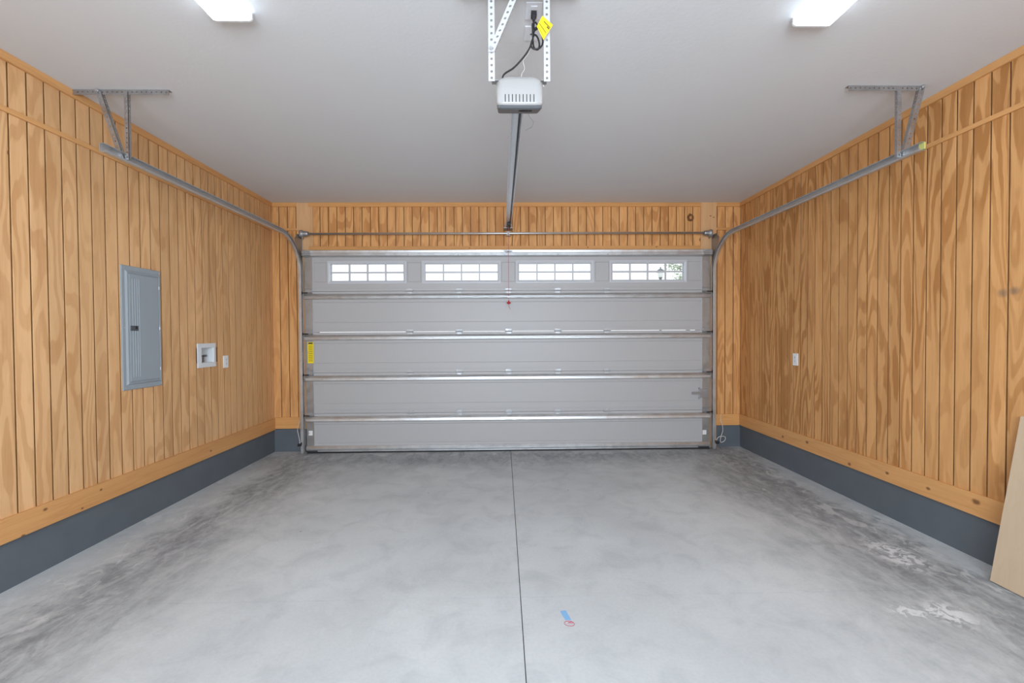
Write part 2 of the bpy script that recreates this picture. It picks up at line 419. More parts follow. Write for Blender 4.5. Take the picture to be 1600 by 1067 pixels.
bx('concrete_kerb', M['curb'], wb, 2.56, XR, YB-.002, YB+.05, 0, Z_CURB+.004)
b = B().box(XL-.2, -1.25, YR-.12, YR, 0, ZC+.05).box(1.39, XR+.2, YR-.12, YR, 0, ZC+.05).box(-1.25, 1.39, YR-.12, YR, 0, .98).box(-1.25, 1.39, YR-.12, YR, 2.52, ZC+.05)  # rear wall, its wide opening made up to let the fill lamp in
wrear = b.build('wall_rear', M['ceil'])
tag(wrear, 'plain white wall with an opening added for the fill light behind the viewpoint', 'wall', kind='structure')

# trim boards
def board(name, mat, label, *q):
    return tag(bx(name, mat, None, *q, bevel=.0015), label, 'trim', kind='structure')
T = .018
board('baseboard_left', M['trim'], 'pine baseboard along the wall with the breaker panel', XL, XL+T, YR, YB, Z_CURB, Z_BASE)
board('baseboard_right', M['trim'], 'knotty pine baseboard running behind the leaning board', XR-T, XR, YR, YB, Z_CURB, Z_BASE)
board('baseboard_back_left', M['trimx'], 'short pine baseboard between left corner and door track', XL+T, -2.418, YB-T, YB, Z_CURB+.012, Z_BASE+.012)
board('baseboard_back_right', M['trimx'], 'short pine baseboard between door track and right corner', PR1-.03, XR-T, YB-T, YB, Z_CURB-.002, Z_BASE-.002)
board('trim_1', M['trim'], 'pine strip along the ceiling above the breaker panel wall', XL, XL+T, YR, YB, Z_TRIM, ZC)
board('trim_2', M['trim'], 'pine strip along the ceiling above the right wall', XR-T, XR, YR, YB, Z_TRIM, ZC)
board('trim_3', M['trimx'], 'pine strip along the ceiling above the overhead door', PLI, PR0, YB-T, YB, Z_TRIM, ZC)
board('trim_4', M['trimx'], 'short ceiling strip in the left back corner', XL+T, PL, YB-T, YB, Z_TRIM, ZC)
board('trim_5', M['trimx'], 'short ceiling strip in the right back corner', PR1, XR-T, YB-T, YB, Z_TRIM, ZC)
board('trim_6', M['trim'], 'thin horizontal batten high on the breaker panel wall', XL, XL+.012, YR, YB, Z_BAT0, Z_BAT1)
board('trim_7', M['trim'], 'thin horizontal batten high on the right wall', XR-.012, XR, YR, YB, Z_BAT0-.005, Z_BAT1-.005)
board('trim_8', M['trimx'], 'thin batten on the narrow wall left of the door', XL+.012, PL, YB-.012, YB, Z_BAT0, Z_BAT1)
board('trim_9', M['trimx'], 'thin batten on the narrow wall right of the door', PR1, XR-.012, YB-.012, YB, Z_BAT0, Z_BAT1)
board('trim_10', M['trimx'], 'pine head board just above the overhead door', PLI, PR0, YB-T, YB, 2.43, 2.500)
board('trim_11', M['jamb'], 'pale pine jamb board left of the overhead door', PL, PLI+.05, YB-.012, YB+.01, 2.69, ZC)
bx('jamb_lower', M['jamb'], bpy.data.objects['trim_11'], -2.460, PLI+.05, YB-.012, YB+.01, Z_CURB+.005, 2.69)
board('trim_12', M['jamb'], 'pale pine jamb board right of the overhead door', PR0-.05, PR1, YB-.02, YB+.01, .0, ZC)

# ------------------------------------------------------------------ overhead door
door = tag(empty('door_1', (0, 0, 0)), 'white five section overhead garage door with galvanised struts and four windows', 'garage door', kind='structure')
YF, YO = 5.435, 5.490                                          # inner and outer face
S = YF/5.40
def dx(x): return x*S
def dz(z): return max(.005, H+(z-H)*S)
EX0, EX1 = dx(-2.352), dx(2.507)
SX0, SX1 = EX0+.085, EX1-.085
TT = [dz(z) for z in (2.430, 1.943, 1.4565, .970, .4835, .005)]
HINGE_X = [dx(x) for x in (-1.113, -.525, .069, .661, 1.257)]

def recessed(b, x0, x1, z0, z1, rx0, rx1, rz0, rz1, d=.010, e=.008):
    o = [(x0, YF, z0), (x1, YF, z0), (x1, YF, z1), (x0, YF, z1)]
    i = [(rx0, YF, rz0), (rx1, YF, rz0), (rx1, YF, rz1), (rx0, YF, rz1)]
    k = [(rx0+e, YF+d, rz0+e), (rx1-e, YF+d, rz0+e), (rx1-e, YF+d, rz1-e), (rx0+e, YF+d, rz1-e)]
    w = [(x0, YO, z0), (x1, YO, z0), (x1, YO, z1), (x0, YO, z1)]
    fs = []
    for j in range(4):
        n = (j+1) % 4
        fs += [(j, n, 4+n, 4+j), (4+j, 4+n, 8+n, 8+j), (n, j, 12+j, 12+n)]
    fs += [(8, 9, 10, 11), (15, 14, 13, 12)]
    return b.add(o+i+k+w, fs)

WIN = [(dx(-2.050), dx(-1.186)), (dx(-.928), dx(-.060)), (dx(.200), dx(1.070)), (dx(1.331), dx(2.198))]
WZ0, WZ1 = dz(2.071), dz(2.269)
FR = .036                                                      # frame width round the glass
strut_mesh = {}
def strut(parent, prof, name='strut'):
    return B().prism_x(prof, EX0-.004, EX1+.004).build(name, M['galv'], parent)
hinge_me = None
def hinge(parent, x, z):
    global hinge_me
    if hinge_me is None:
        b = B()
        b.box(-.038, .038, -.005, 0, .004, .030).box(-.030, .030, -.005, 0, -.052, -.004)
        b.box(-.036, -.010, -.016, -.005, -.002, .012).box(.010, .036, -.016, -.005, -.002, .012)
        b.tube([(-.044, -.014, .0), (.044, -.014, .0)], .007, 8)
        for sx in (-.022, .022):
            disc(b, (sx, -.005, .020), (0, -1, 0), .006, .006, 6); disc(b, (sx, -.005, -.026), (0, -1, 0), .006, .006, 6)
        hinge_me = bpy.data.meshes.new('hinge'); hinge_me.from_pydata(b.v, [], b.f); hinge_me.materials.append(M['hinge'])
    o = bpy.data.objects.new('hinge', hinge_me); COL.objects.link(o); o.parent = parent; o.location = (x, YF-.001, z)
def roller_hinge(parent, sx, z):
    """end hinge with its roller, on the joint at the side of the door"""
    x = EX0+.045 if sx < 0 else EX1-.045
    b = B()
    b.box(x-.042, x+.042, YF-.010, YF-.004, z-.05, z+.035)
    b.box(x-.036, x+.036, YF-.030, YF-.010, z-.012, z+.022)
    b.tube([(x-.045, YF-.022, z-.020), (x+.045, YF-.022, z-.020)], .009, 8)
    disc(b, (x-.02, YF-.008, z-.038), (0, -1, 0), .007, .007, 6); disc(b, (x+.02, YF-.008, z-.038), (0, -1, 0), .007, .007, 6)
    disc(b, (x-.02, YF-.03, z+.012), (0, -1, 0), .006, .007, 6); disc(b, (x+.02, YF-.03, z+.012), (0, -1, 0), .006, .007, 6)
    b.build('roller_hinge', M['galv_dark'], parent)
    xr = EX0-.022 if sx < 0 else EX1+.022
    b = B().tube([(x, YF-.04, z-.02), (xr, YF-.04, z-.02)], .0055, 8)
    xx = -1 if sx < 0 else 1
    b.tube([(xr, YF-.04, z-.02), (xr+xx*.004, YF-.04, z-.02), (xr+xx*.012, YF-.04, z-.02)], [.018, .021, .018], 14)
    b.build('roller', M['black'], parent)
    c = x+.055 if sx < 0 else x-.055
    bx('hinge_tail', M['latch'], parent, c-.03, c+.03, YF-.018, YF-.004, z-.045, z-.032)

for i in range(5):
    Tz, Bz = TT[i], TT[i+1]
    sec = empty('door_section', (0, 0, 0), door)
    b = B()
    if i == 0:
        zf0, zf1 = WZ0-FR+.012, WZ1+FR-.012
        b.box(EX0, EX1, YF, YO, zf1, Tz); b.box(EX0, EX1, YF, YO, Bz+.002, zf0)
        edges = [EX0] + [q for a, c in WIN for q in (a-FR+.012, c+FR-.012)] + [EX1]
        for k in range(0, len(edges), 2):
            x0, x1 = edges[k], edges[k+1]
            rx0 = max(x0+.022, SX0+.02) if k == 0 else x0+.024
            rx1 = min(x1-.022, SX1-.02) if k == len(edges)-2 else x1-.024
            recessed(b, x0, x1, zf0, zf1, rx0, rx1, zf0+.006, zf1-.006, .007, .006)
        b.box(SX0, SX1, YF-.005, YF, Bz+.036, Bz+.046)
    else:
        recessed(b, EX0, EX1, Bz+.002, Tz-.002, SX0+.004, SX1-.004, Tz-.375 if i < 4 else Bz+.11, Tz-.130, .006, .006)
        if i < 4: b.box(SX0, SX1, YF-.005, YF, Bz+.034, Bz+.044)
    b.build('panel_skin', M['door'], sec, bevel=0)
    for sx in (-1, 1):                                         # galvanised end stiles
        x0, x1 = (EX0-.003, SX0) if sx < 0 else (SX1, EX1+.003)
        b = B().box(x0, x1, YF-.004, YF, Bz+.004, Tz-.004)
        for zz in (Bz+.07, Tz-.14, (Tz+Bz)/2): disc(b, ((x0+x1)/2+.012*sx, YF-.004, zz), (0, -1, 0), .006, .004, 6)
        if i < 4: b.box(x0, x1, YF-.022, YF-.004, Bz+.030, Bz+.040)
        b.build('end_stile', M['stile'], sec)
    if i == 0:
        t = Tz+.002
        strut(sec, [(YF, t), (YF-.040, t-.004), (YF-.046, t-.010), (YF-.044, t-.036), (YF-.062, t-.044), (YF-.064, t-.074), (YF-.052, t-.082), (YF, t-.086)])
        for x in (-1.113, -.525, .069, .661, 1.257):
            disc(B(), (dx(x), YF-.062, t-.066), (0, -1, 0), .008, .006, 8).build('bolt', M['galv_dark'], sec)
        for sx, x in ((-1, EX0+.045), (1, EX1-.045)):          # top roller brackets
            b = B().box(x-.05, x+.05, YF-.075, YF-.05, t-.055, t-.020).box(x-.05, x+.05, YF-.09, YF-.02, t-.074, t-.068)
            disc(b, (x-.02, YF-.075, t-.038), (0, -1, 0), .008, .007, 6); disc(b, (x+.02, YF-.075, t-.038), (0, -1, 0), .008, .007, 6)
            b.build('top_bracket', M['galv_dark'], sec)
        b = B().box(dx(.016), dx(.123), YF-.072, YF-.064, t-.052, t-.018).box(dx(.045), dx(.055), YF-.115, YF-.07, t-.046, t-.024).box(dx(.084), dx(.094), YF-.115, YF-.07, t-.046, t-.024)
        b.tube([(dx(.038), YF-.1, t-.035), (dx(.101), YF-.1, t-.035)], .006, 8)
        b.build('operator_bracket', M['galv_dark'], sec)
    else:
        t = Tz
        strut(sec, [(YF, t-.030), (YF-.022, t-.034), (YF-.040, t-.058), (YF-.041, t-.064), (YF-.026, t-.069), (YF-.030, t-.088), (YF-.026, t-.094), (YF, t-.096)])
        b = B()
        for x in [q+.0 for q in HINGE_X] + [EX0+.21, EX1-.21]:
            disc(b, (x, YF-.030, t-.078), (0, -1, 0), .006, .006, 6)
        tag(b.build('strut_bolts', M['galv'], sec), kind='stuff')
        for x in HINGE_X: hinge(sec, x, Tz)
        for sx in (-1, 1): roller_hinge(sec, sx, Tz)
    if i == 4:
        strut(sec, [(YF, .088), (YF-.012, .086), (YF-.030, .060), (YF-.030, .052), (YF-.018, .044), (YF-.030, .036), (YF-.030, .022), (YF, .020)], 'bottom_retainer')
        bx('weather_seal', M['black'], sec, EX0, EX1, YF-.012, YO, .0, .022)
        for sx in (-1, 1):
            x = EX0+.075 if sx < 0 else EX1-.075
            bx('seal_clip', M['black'], sec, x-.075, x+.06, YF-.040, YF-.030, .026, .036)
    if i == 0:
        for wi, (x0, x1) in enumerate(WIN):
            # moulded frame: sloping ring round the light
            def ring(x0, x1, z0, z1, y): return [(x0, y, z0), (x1, y, z0), (x1, y, z1), (x0, y, z1)]
            b = B(); R = [ring(x0-FR, x1+FR, WZ0-FR, WZ1+FR, YF+.004), ring(x0-FR, x1+FR, WZ0-FR, WZ1+FR, YF-.004), ring(x0-FR*.65, x1+FR*.65, WZ0-FR*.65, WZ1+FR*.65, YF-.005),
                          ring(x0-FR*.35, x1+FR*.35, WZ0-FR*.35, WZ1+FR*.35, YF-.001), ring(x0, x1, WZ0, WZ1, YF+.004), ring(x0, x1, WZ0, WZ1, YO+.004), ring(x0-FR, x1+FR, WZ0-FR, WZ1+FR, YO+.004)]
            b.loft(R, caps=False).build('window_frame', M['frame_w'], sec)
            b = B(); zc = (WZ0+WZ1)/2; pw = (x1-x0)/4
            for k in (1, 2, 3): b.box(x0+k*pw-.008, x0+k*pw+.008, YF+.016, YO-.006, WZ0, WZ1)
            b.box(x0, x1, YF+.0165, YO-.0065, zc-.0085, zc+.0085)
            b.build('muntin_grille', M['frame_w'], sec)
            for k in range(4):
                for j in range(2):
                    za, zb = (WZ0, zc-.0085) if j == 0 else (zc+.0085, WZ1)
                    bx('pane', M['glass'], sec, x0+k*pw+(.009 if k else 0), x0+(k+1)*pw-(.009 if k < 3 else 0), YF+.027, YF+.030, za, zb)
    if i == 2:                                                 # yellow warning sticker on the left stile
        b = bx('warning_sticker', M['yellow'], sec, -2.347, -2.274, YF-.0062, YF-.0045, 1.085, 1.338)
        tag(b, 'yellow warning sticker')
        for zz, h, mt in ((1.315, .018, 'ink'),) + tuple((1.285-.022*k, .012, 'ochre') for k in range(9)):
            bx('sticker_print', M[mt], b, -2.336, -2.284, YF-.0068, YF-.0061, zz, zz+h)
    if i == 4:
        tag(bx('sticker', M['sticker'], sec, -2.347, -2.300, YF-.0065, YF-.0045, .215, .272), 'small white sticker')
        tag(bx('sticker', M['sticker'], sec, 2.440, 2.487, YF-.0065, YF-.0045, .175, .230), 'small white sticker')
    if i == 3:
        b = B().box(2.400, 2.492, YF-.016, YF-.004, .628, .735).box(2.388, 2.405, YF-.02, YF-.004, .735, .752).box(2.388, 2.405, YF-.02, YF-.004, .615, .632)
        lt = b.build('slide_latch', M['galv_dark'], sec, bevel=.002)
        bx('latch_bolt', M['galv_dark'], lt, 2.306, 2.402, YF-.024, YF-.010, .672, .700, bevel=.002)
        b = B()
        for x, z in ((.017, .831), (.114, .830), (.017, .640), (.114, .634)): disc(b, (x, YF+.0105, z), (0, -1, 0), .007, .004, 8)
        tag(b.build('plug_caps', M['galv'], sec), kind='stuff')

# ------------------------------------------------------------------ tracks with their hangers
def track(sx, label):
    t = tag(empty('door_track', (0, 0, 0)), label, 'track', 'overhead door tracks')
    if sx < 0: xv, xh, yend, zh, ztilt, yh, hx0, hx1, bxx = -2.405, -2.452, 2.82, 2.585, .000, 2.995, XL+.005, -2.167, -2.615
    else: xv, xh, yend, zh, ztilt, yh, hx0, hx1, bxx = 2.562, 2.612, 2.745, 2.572, .000, 2.905, 2.262, 2.762, 2.748
    s_in = -sx
    yv = YF-.040; Rr = .38
    pts = []                                                    # (x, y, z, ty, tz)
    zc0 = zh - Rr
    nv = 6
    for k in range(nv+1): pts.append((xv, yv, .012 + (zc0-.012)*k/nv, 0, 1))
    na = 14
    for k in range(1, na+1):
        a = k/na*math.pi/2
        pts.append((xv+(xh-xv)*k/na, yv-Rr+Rr*math.cos(a), zc0+Rr*math.sin(a), -math.sin(a), math.cos(a)))
    nh = 8; y0 = yv-Rr
    for k in range(1, nh+1):
        pts.append((xh, y0+(yend-y0)*k/nh, zh, -1, 0))
    prof = [(.032, -.016), (.034, -.022), (.030, -.026), (.004, -.026), (0, -.022), (0, .022), (.004, .026), (.026, .026), (.030, .023)]
    rings = []
    for x, y, z, ty, tz in pts:
        ny, nz_ = tz, -ty
        rings.append([(x + s_in*(a-.014), y+ny*bb, z+nz_*bb) for a, bb in prof])
    def part(name, i0, i1):
        B().loft(rings[i0:i1+1], caps=False, closed=False).build(name, M['galv'], t, smooth=False, solid=.0022)
    part('vertical_track', 0, nv); part('curved_track', nv, nv+na); part('horizontal_track', nv+na, len(rings)-1)
    # flag bracket tying the curve to the jamb
    xw = xv - s_in*.016
    prof2 = [(yv+.026, 1.93), (YB-.021, 1.93), (YB-.021, 2.62), (yv-.03, 2.62), (yv-.10, 2.56), (yv-.035, 2.43), (yv+.015, 2.26)]
    B().prism_x(prof2, xw-.0015, xw+.0015).build('flag_bracket', M['galv_dark'], t)
    b = B().box(min(xw, xw+sx*.045), max(xw, xw+sx*.045), YB-.024, YB-.0205, 1.93, 2.64); b.build('flag_flange', M['galv_dark'], t)
    for zz in (.30, .84, 1.40, 1.88):
        b = B().box(min(xw, xw+sx*.038), max(xw, xw+sx*.038), YB-.024, YB-.0205, zz, zz+.05).box(xw-.0015, xw+.0015, yv, YB-.0205, zz, zz+.05)
        disc(b, (xw+sx*.024, YB-.024, zz+.025), (0, -1, 0), .008, .008, 6)
        b.build('jamb_bracket', M['galv_dark'], t)
    # perforated angle on the ceiling, hanger post and brace
    b = B().strip((hx0, yh, ZC-.034), (1, 0, 0), (0, 0, 1), hx1-hx0, .032, .002, .0055, .032)
    b.strip((hx0, yh, ZC-.0025), (1, 0, 0), (0, 1, 0), hx1-hx0, .030, .002, .0055, .032)
    b.build('ceiling_angle', M['galv_dark'], t)
    px = xh + .012*s_in
    b = B().strip((px-.013, yh-.004, zh-.01), (0, 0, 1), (1, 0, 0), ZC-zh-.004, .026, .002, .0050, .032)
    b.strip((px+.013*s_in, yh-.004, zh-.01), (0, 0, 1), (0, 1, 0), ZC-zh-.004, .020, .002, .004, .032)
    b.build('hanger_post', M['galv_dark'], t)
    lo = Vector((px+.035*sx, yh-.008, zh+.0)); hi = Vector((bxx, yh-.008, ZC-.012)); u = hi-lo
    b = B().strip(lo-Vector((.016, 0, 0)), u, (1, 0, 0), u.length, .034, .002, .0055, .032)
    b.strip(lo-Vector((.016*sx*sx if sx > 0 else -.018, 0, 0)), u, (0, 1, 0), u.length, .024, .002, .005, .032)
    b.build('hanger_brace', M['galv_dark'], t)
    for q in (lo, hi): disc(B(), (q.x, q.y-.004, q.z), (0, -1, 0), .010, .010, 6).build('hanger_bolt', M['galv'], t)
    if sx > 0:
        bx('paint_mark', M['zincyellow'], t, xh+.004, xh+.013, yend-.002, yend+.035, zh-.018, zh+.024)
    return t
track(-1, 'galvanised door track curving up beside the breaker panel wall')
track(1, 'galvanised door track with yellow marked end beside the right wall')

# ------------------------------------------------------------------ torsion tube above the door
tt = tag(empty('torsion_tube', (0, 0, 0)), 'steel torsion tube running across above the overhead door', 'tube')
B().tube([(-2.33, 5.42, 2.632), (2.47, 5.42, 2.637)], .0130, 14).build('tube', M['galv'], tt, smooth=True)
for sx, x in ((-1, -2.36), (1, 2.495)):
    z = 2.633
    b = B().tube([(x-.045*1, 5.42, z), (x-.03, 5.42, z), (x-.01, 5.42, z), (x+.03, 5.42, z), (x+.045, 5.42, z)] if sx < 0 else
                 [(x+.045, 5.42, z), (x+.03, 5.42, z), (x+.01, 5.42, z), (x-.03, 5.42, z), (x-.045, 5.42, z)], [.044, .046, .034, .030, .026], 18)
    b.build('cable_drum', M['galv_dark'], tt)
    xe = x + sx*.05
    prof = [(YB-.021, z-.055), (YB-.021, z+.055), (5.40, z+.04), (5.385, z), (5.40, z-.04)]
    B().prism_x(prof, xe-.002, xe+.002).build('end_plate', M['galv_dark'], tt)
b = B().box(.050, .095, 5.436, YB-.001, 2.615, 2.66).box(.06, .085, 5.404, 5.437, 2.618, 2.654)
b.build('centre_bracket', M['galv_dark'], tt)
for sx, x in ((-1, -2.377), (1, 2.533)):
    B().tube([(x, 5.40, 2.62), (x, 5.405, .10)], .0018, 6).build('lift_cable', M['galv_dark'], tt)

# ------------------------------------------------------------------ garage door opener
op = tag(empty('garage_door_opener', (0, 0, 0)), 'white and grey garage door opener hung from perforated straps', 'opener')
def rrect(x0, x1, y0, y1, z, r, n=5):
    out = []
    for cx, cy, a0 in ((x1-r, y0+r, -90), (x1-r, y1-r, 0), (x0+r, y1-r, 90), (x0+r, y0+r, 180)):
        for k in range(n+1):
            a = math.radians(a0+90*k/n); out.append((cx+r*math.cos(a), cy+r*math.sin(a), z))
    return out
ox, y0, y1 = .092, 2.245, 2.53
rings = []
for z, hw, i0, r in ((2.560, .113, .004, .03), (2.575, .1165, .000, .035), (2.64, .119, .000, .04), (2.685, .119, .004, .045), (2.703, .114, .014, .05), (2.717, .101, .030, .055), (2.726, .081, .052, .055), (2.730, .060, .075, .05)):
    rings.append(rrect(ox-hw, ox+hw, y0+i0, y1-i0*.6, z, r))
def rise(b):                                                    # belly slopes up towards the door
    b.v = [(x, y, z + (y-2.245)*.40*min(1, max(0, (2.70-z)/.14))) for x, y, z in b.v]; return b
def K(b, k=.945):                                                # bring the motor unit up to its straps
    b.v = [(x*k, y*k, H+(z-H)*k) for x, y, z in b.v]; return b
cover = K(rise(B().loft(rings))).build('motor_cover', M['cover'], op, smooth=True)
K(rise(B().loft([rrect(ox-.106, ox+.106, y0+.010, y1-.02, 2.541, .02), rrect(ox-.111, ox+.111, y0+.004, y1-.01, 2.547, .025), rrect(ox-.112, ox+.112, y0+.004, y1-.01, 2.561, .025)]))).build('motor_chassis', M['grey_pl'], op)
for k in range(9):
    x = .0195 + k*.0178
    K(B().box(x-.002, x+.002, y0-.0012, y0+.004, 2.576, 2.613)).build('vent_slot', M['dark'], cover)
c_ = Vector((.124, 2.335, 2.541+.09*.40+.001)); n_ = Vector((0, .37, -.93)); e_ = Vector((0, .93, .37))
pan = K(B().loft([[c_ + n_*h + Vector((r*1.0*math.cos(a), 0, 0)) + e_*(r*.9*math.sin(a)) for a in [k*math.pi/9 for k in range(18)]] for h, r in ((-.004, .036), (.004, .034), (.005, .028))])).build('control_window', M['dark'], op)
K(B().box(.114, .134, 2.31, 2.335, 2.568, 2.575)).build('learn_button', M['grey_pl'], pan)
K(B().tube([(.132, y0-.004, 2.545), (.136, y0-.012, 2.50), (.160, y0-.01, 2.472), (.150, y0-.01, 2.447), (.118, y0-.012, 2.430)], .0007, 5)).build('antenna_wire', M['latch'], op)
# rail: C channel with drive chain, header bracket, trolley
r0, r1 = Vector((.083, 2.36, 2.600)), Vector((.074, 5.40, 2.700))
def rail_ring(c): return [(c.x+a, c.y, c.z+h) for a, h in ((-.033, -.002), (-.033, .034), (.033, .034), (.033, -.002), (.026, -.004), (.024, .006), (.008, .006), (.008, .002), (-.018, .002), (-.018, .006), (-.024, .006), (-.026, -.004))]
B().loft([rail_ring(r0), rail_ring(r1)]).build('rail', M['rail'], op)
B().tube([r0+Vector((.016, 0, -.001)), r1+Vector((.016, 0, -.001))], .005, 6).build('drive_chain', M['black'], op)
hb = B().box(.020, .122, 5.36, 5.503, 2.684, 2.692).box(.03, .034, 5.42, 5.503, 2.692, 2.75).box(.114, .118, 5.42, 5.503, 2.692, 2.75)
hb.build('header_bracket', M['galv_dark'], op)
bx('trolley', M['black'], op, .058, .094, 5.12, 5.28, 2.664, 2.689, bevel=.004)
# white hanging straps, brace and ceiling angle
YS = 2.128
for xc in (-.0445, .216):
    B().strip((xc-.0148, YS, 2.612), (0, 0, 1), (1, 0, 0), ZC-2.612-.002, .0296, .002, .0062, .0300).build('hanging_strap', M['white_metal'], op)
    side = 1 if xc < ox else -1
    xm = ox*.945 - side*.100
    B().box(min(xc, xm), max(xc, xm), YS+.004, YS+.04, 2.618, 2.621).build('strap_bracket', M['galv_dark'], op)
lo, hi = Vector((-.062, YS-.006, 2.745)), Vector((.060, YS-.008, ZC-.004)); u = hi-lo
b = B().strip(lo, u, (1, 0, 0), u.length, .0300, .002, .0062, .0300)
b.strip(lo+Vector((.0300, 0, 0)), u, (0, 1, 0), u.length, .022, .002, .005, .0300)
b.build('strap_brace', M['white_metal'], op)
disc(B(), (-.046, YS-.008, 2.757), (0, -1, 0), .008, .010, 6).build('brace_bolt', M['galv'], op)
b = B().strip((-.20, YS-.012, ZC-.034), (1, 0, 0), (0, 0, 1), .565, .032, .002, .0055, .032).strip((-.20, YS-.012, ZC-.0025), (1, 0, 0), (0, 1, 0), .565, .03, .002, .0055, .032)
b.build('ceiling_angle', M['galv'], op)
# power cord coiled under the ceiling outlet
def smooth_path(pts, n=8):
    P = [Vector(q) for q in pts]; out = []
    for i in range(len(P)-1):
        a, b_, c, d = P[max(i-1, 0)], P[i], P[i+1], P[min(i+2, len(P)-1)]
        for k in range(n):
            t = k/n
            out.append(.5*((2*b_)+(-a+c)*t+(2*a-5*b_+4*c-d)*t*t+(-a+3*b_-3*c+d)*t**3))
    out.append(P[-1]); return out
yc = 2.26
KC = lambda q, k: (q[0]*k, q[1]*k, H+(q[2]-H)*k)
cord_pts = [(.163, yc-.005, 2.985), (.165, yc, 2.965), (.168, yc+.01, 2.945), (.185, yc+.012, 2.958), (.176, yc+.004, 2.977), (.158, yc-.004, 2.965), (.158, yc-.008, 2.925), (.158, yc-.008, 2.885), (.150, yc-.006, 2.858), (.163, yc-.006, 2.842), (.19, yc-.006, 2.845), (.208, yc-.004, 2.87), (.206, yc, 2.91), (.19, yc+.004, 2.955),
            (.172, yc+.008, 2.95), (.160, yc+.006, 2.90), (.166, yc+.004, 2.853), (.185, yc+.004, 2.846), (.192, yc+.004, 2.87), (.184, yc+.006, 2.905), (.168, yc+.008, 2.92), (.155, yc+.006, 2.89), (.145, yc+.01, 2.86), (.118, yc+.015, 2.82), (.065, yc+.02, 2.765), (.012, yc-.01, 2.71), (.005, yc-.01, 2.66)]
cord_pts = [KC(q, 1-.045*min(1, i/5)) if i < 23 else KC(q, .955 if i < 25 else .965) for i, q in enumerate(cord_pts)]
cord = B().tube(smooth_path(cord_pts), .0042, 8).build('power_cord', M['black'], op, smooth=True)
B().loft([rrect(.150, .178, yc-.022, yc+.012, 3.018, .004, 2), rrect(.150, .178, yc-.022, yc+.012, 2.999, .004, 2), rrect(.156, .172, yc-.013, yc+.003, 2.990, .004, 2), rrect(.158, .169, yc-.011, yc+.001, 2.978, .004, 2)]).build('plug', M['black'], cord)
A, Bq, Cq, Dq = [Vector(KC(q, .935)) for q in ((.206, yc-.016, 2.999), (.258, yc-.016, 2.954), (.211, yc-.016, 2.880), (.178, yc-.016, 2.946))]
n3 = (Bq-A).cross(Dq-A).normalized()*.0006
tg = B().add([A, Bq, Cq, Dq, A+n3, Bq+n3, Cq+n3, Dq+n3], [(0, 1, 2, 3), (7, 6, 5, 4), (0, 4, 5, 1), (1, 5, 6, 2), (2, 6, 7, 3), (3, 7, 4, 0)]).build('warning_tag', M['yellow'], cord)
def tagline(b, a0, a1, t, wdt):
    p0 = A.lerp(Dq, t); p1 = Bq.lerp(Cq, t); q0 = p0.lerp(p1, a0); q1 = p0.lerp(p1, a1); dn = (Cq-Bq).normalized()*wdt
    off = Vector((0, -.0012, 0)); b.add([q0+off, q1+off, q1+dn+off, q0+dn+off], [(0, 1, 2, 3)])
b = B()
for a0, a1, t, wd in ((.3, .95, .22, .004), (.05, .9, .62, .003), (.06, .94, .88, .002), (.7, .95, .3, .006)): tagline(b, a0, a1, t, wd)
tag(b.build('tag_print', M['ink'], cord), kind='stuff')
B().tube(smooth_path([(.165, 2.44, 3.02), (.15, 2.42, 2.93), (.118, 2.40, 2.87), (.125, 2.40, 2.83), (.108, 2.41, 2.80), (.112, 2.42, 2.74), (.11, 2.42, 2.71)]), .0016, 6).build('bell_wire', M['wire'], op)
B().tube(smooth_path([(.11, 2.40, 2.72), (.13, 2.38, 2.755), (.17, 2.36, 2.757), (.205, 2.35, 2.735), (.222, 2.34, 2.70)]), .002, 6).build('bell_wire', M['wire'], op)

# emergency release rope
rp = tag(empty('release_rope', (0, 0, 0)), 'thin red release rope with red pull handle hanging before the door', 'pull rope')
B().tube([(.073, 5.20, 2.663), (.0705, 5.21, 2.2), (.070, 5.21, 1.80)], .0022, 6).build('rope', M['rope'], rp)
B().loft([[(.07+r*math.cos(a), 5.21+r*.6*math.sin(a), z) for a in [k*math.pi/5 for k in range(10)]] for z, r in ((1.812, .006), (1.797, .010), (1.790, .022), (1.780, .026), (1.770, .010), (1.768, .006))]).build('pull_handle', M['red'], rp)
B().tube([(.071, 5.21, 1.77), (.076, 5.205, 1.735), (.087, 5.20, 1.705)], .002, 6).build('rope_tail', M['rope'], rp)

# ------------------------------------------------------------------ ceiling plates
def ceiling_plate(name, label, x0, x1, y0_, y1_, outlet):
    t = tag(empty(name, (0, 0, 0)), label, 'wall plate' if not outlet else 'outlet')
    bx('plate', M['ceil_plate'], t, x0, x1, y0_, y1_, ZC-.006, ZC, bevel=.003)
    xc = (x0+x1)/2
    if outlet:
        for yy in (y0_+.035, y1_-.035): bx('receptacle', M['ceil_plate'], t, xc-.017, xc+.017, yy-.014, yy+.014, ZC-.009, ZC-.005, bevel=.003)
    else:
        disc(B(), (xc, (y0_+y1_)/2, ZC-.006), (0, 0, -1), .005, .003, 8).build('jack', M['grey_pl'], t)
ceiling_plate('ceiling_outlet', 'white outlet on the ceiling with the black plug in it', .123, .205, 2.190, 2.310, True)
ceiling_plate('ceiling_jack_plate', 'blank white plate on the ceiling behind the coiled cord', .126, .196, 2.36, 2.475, False)

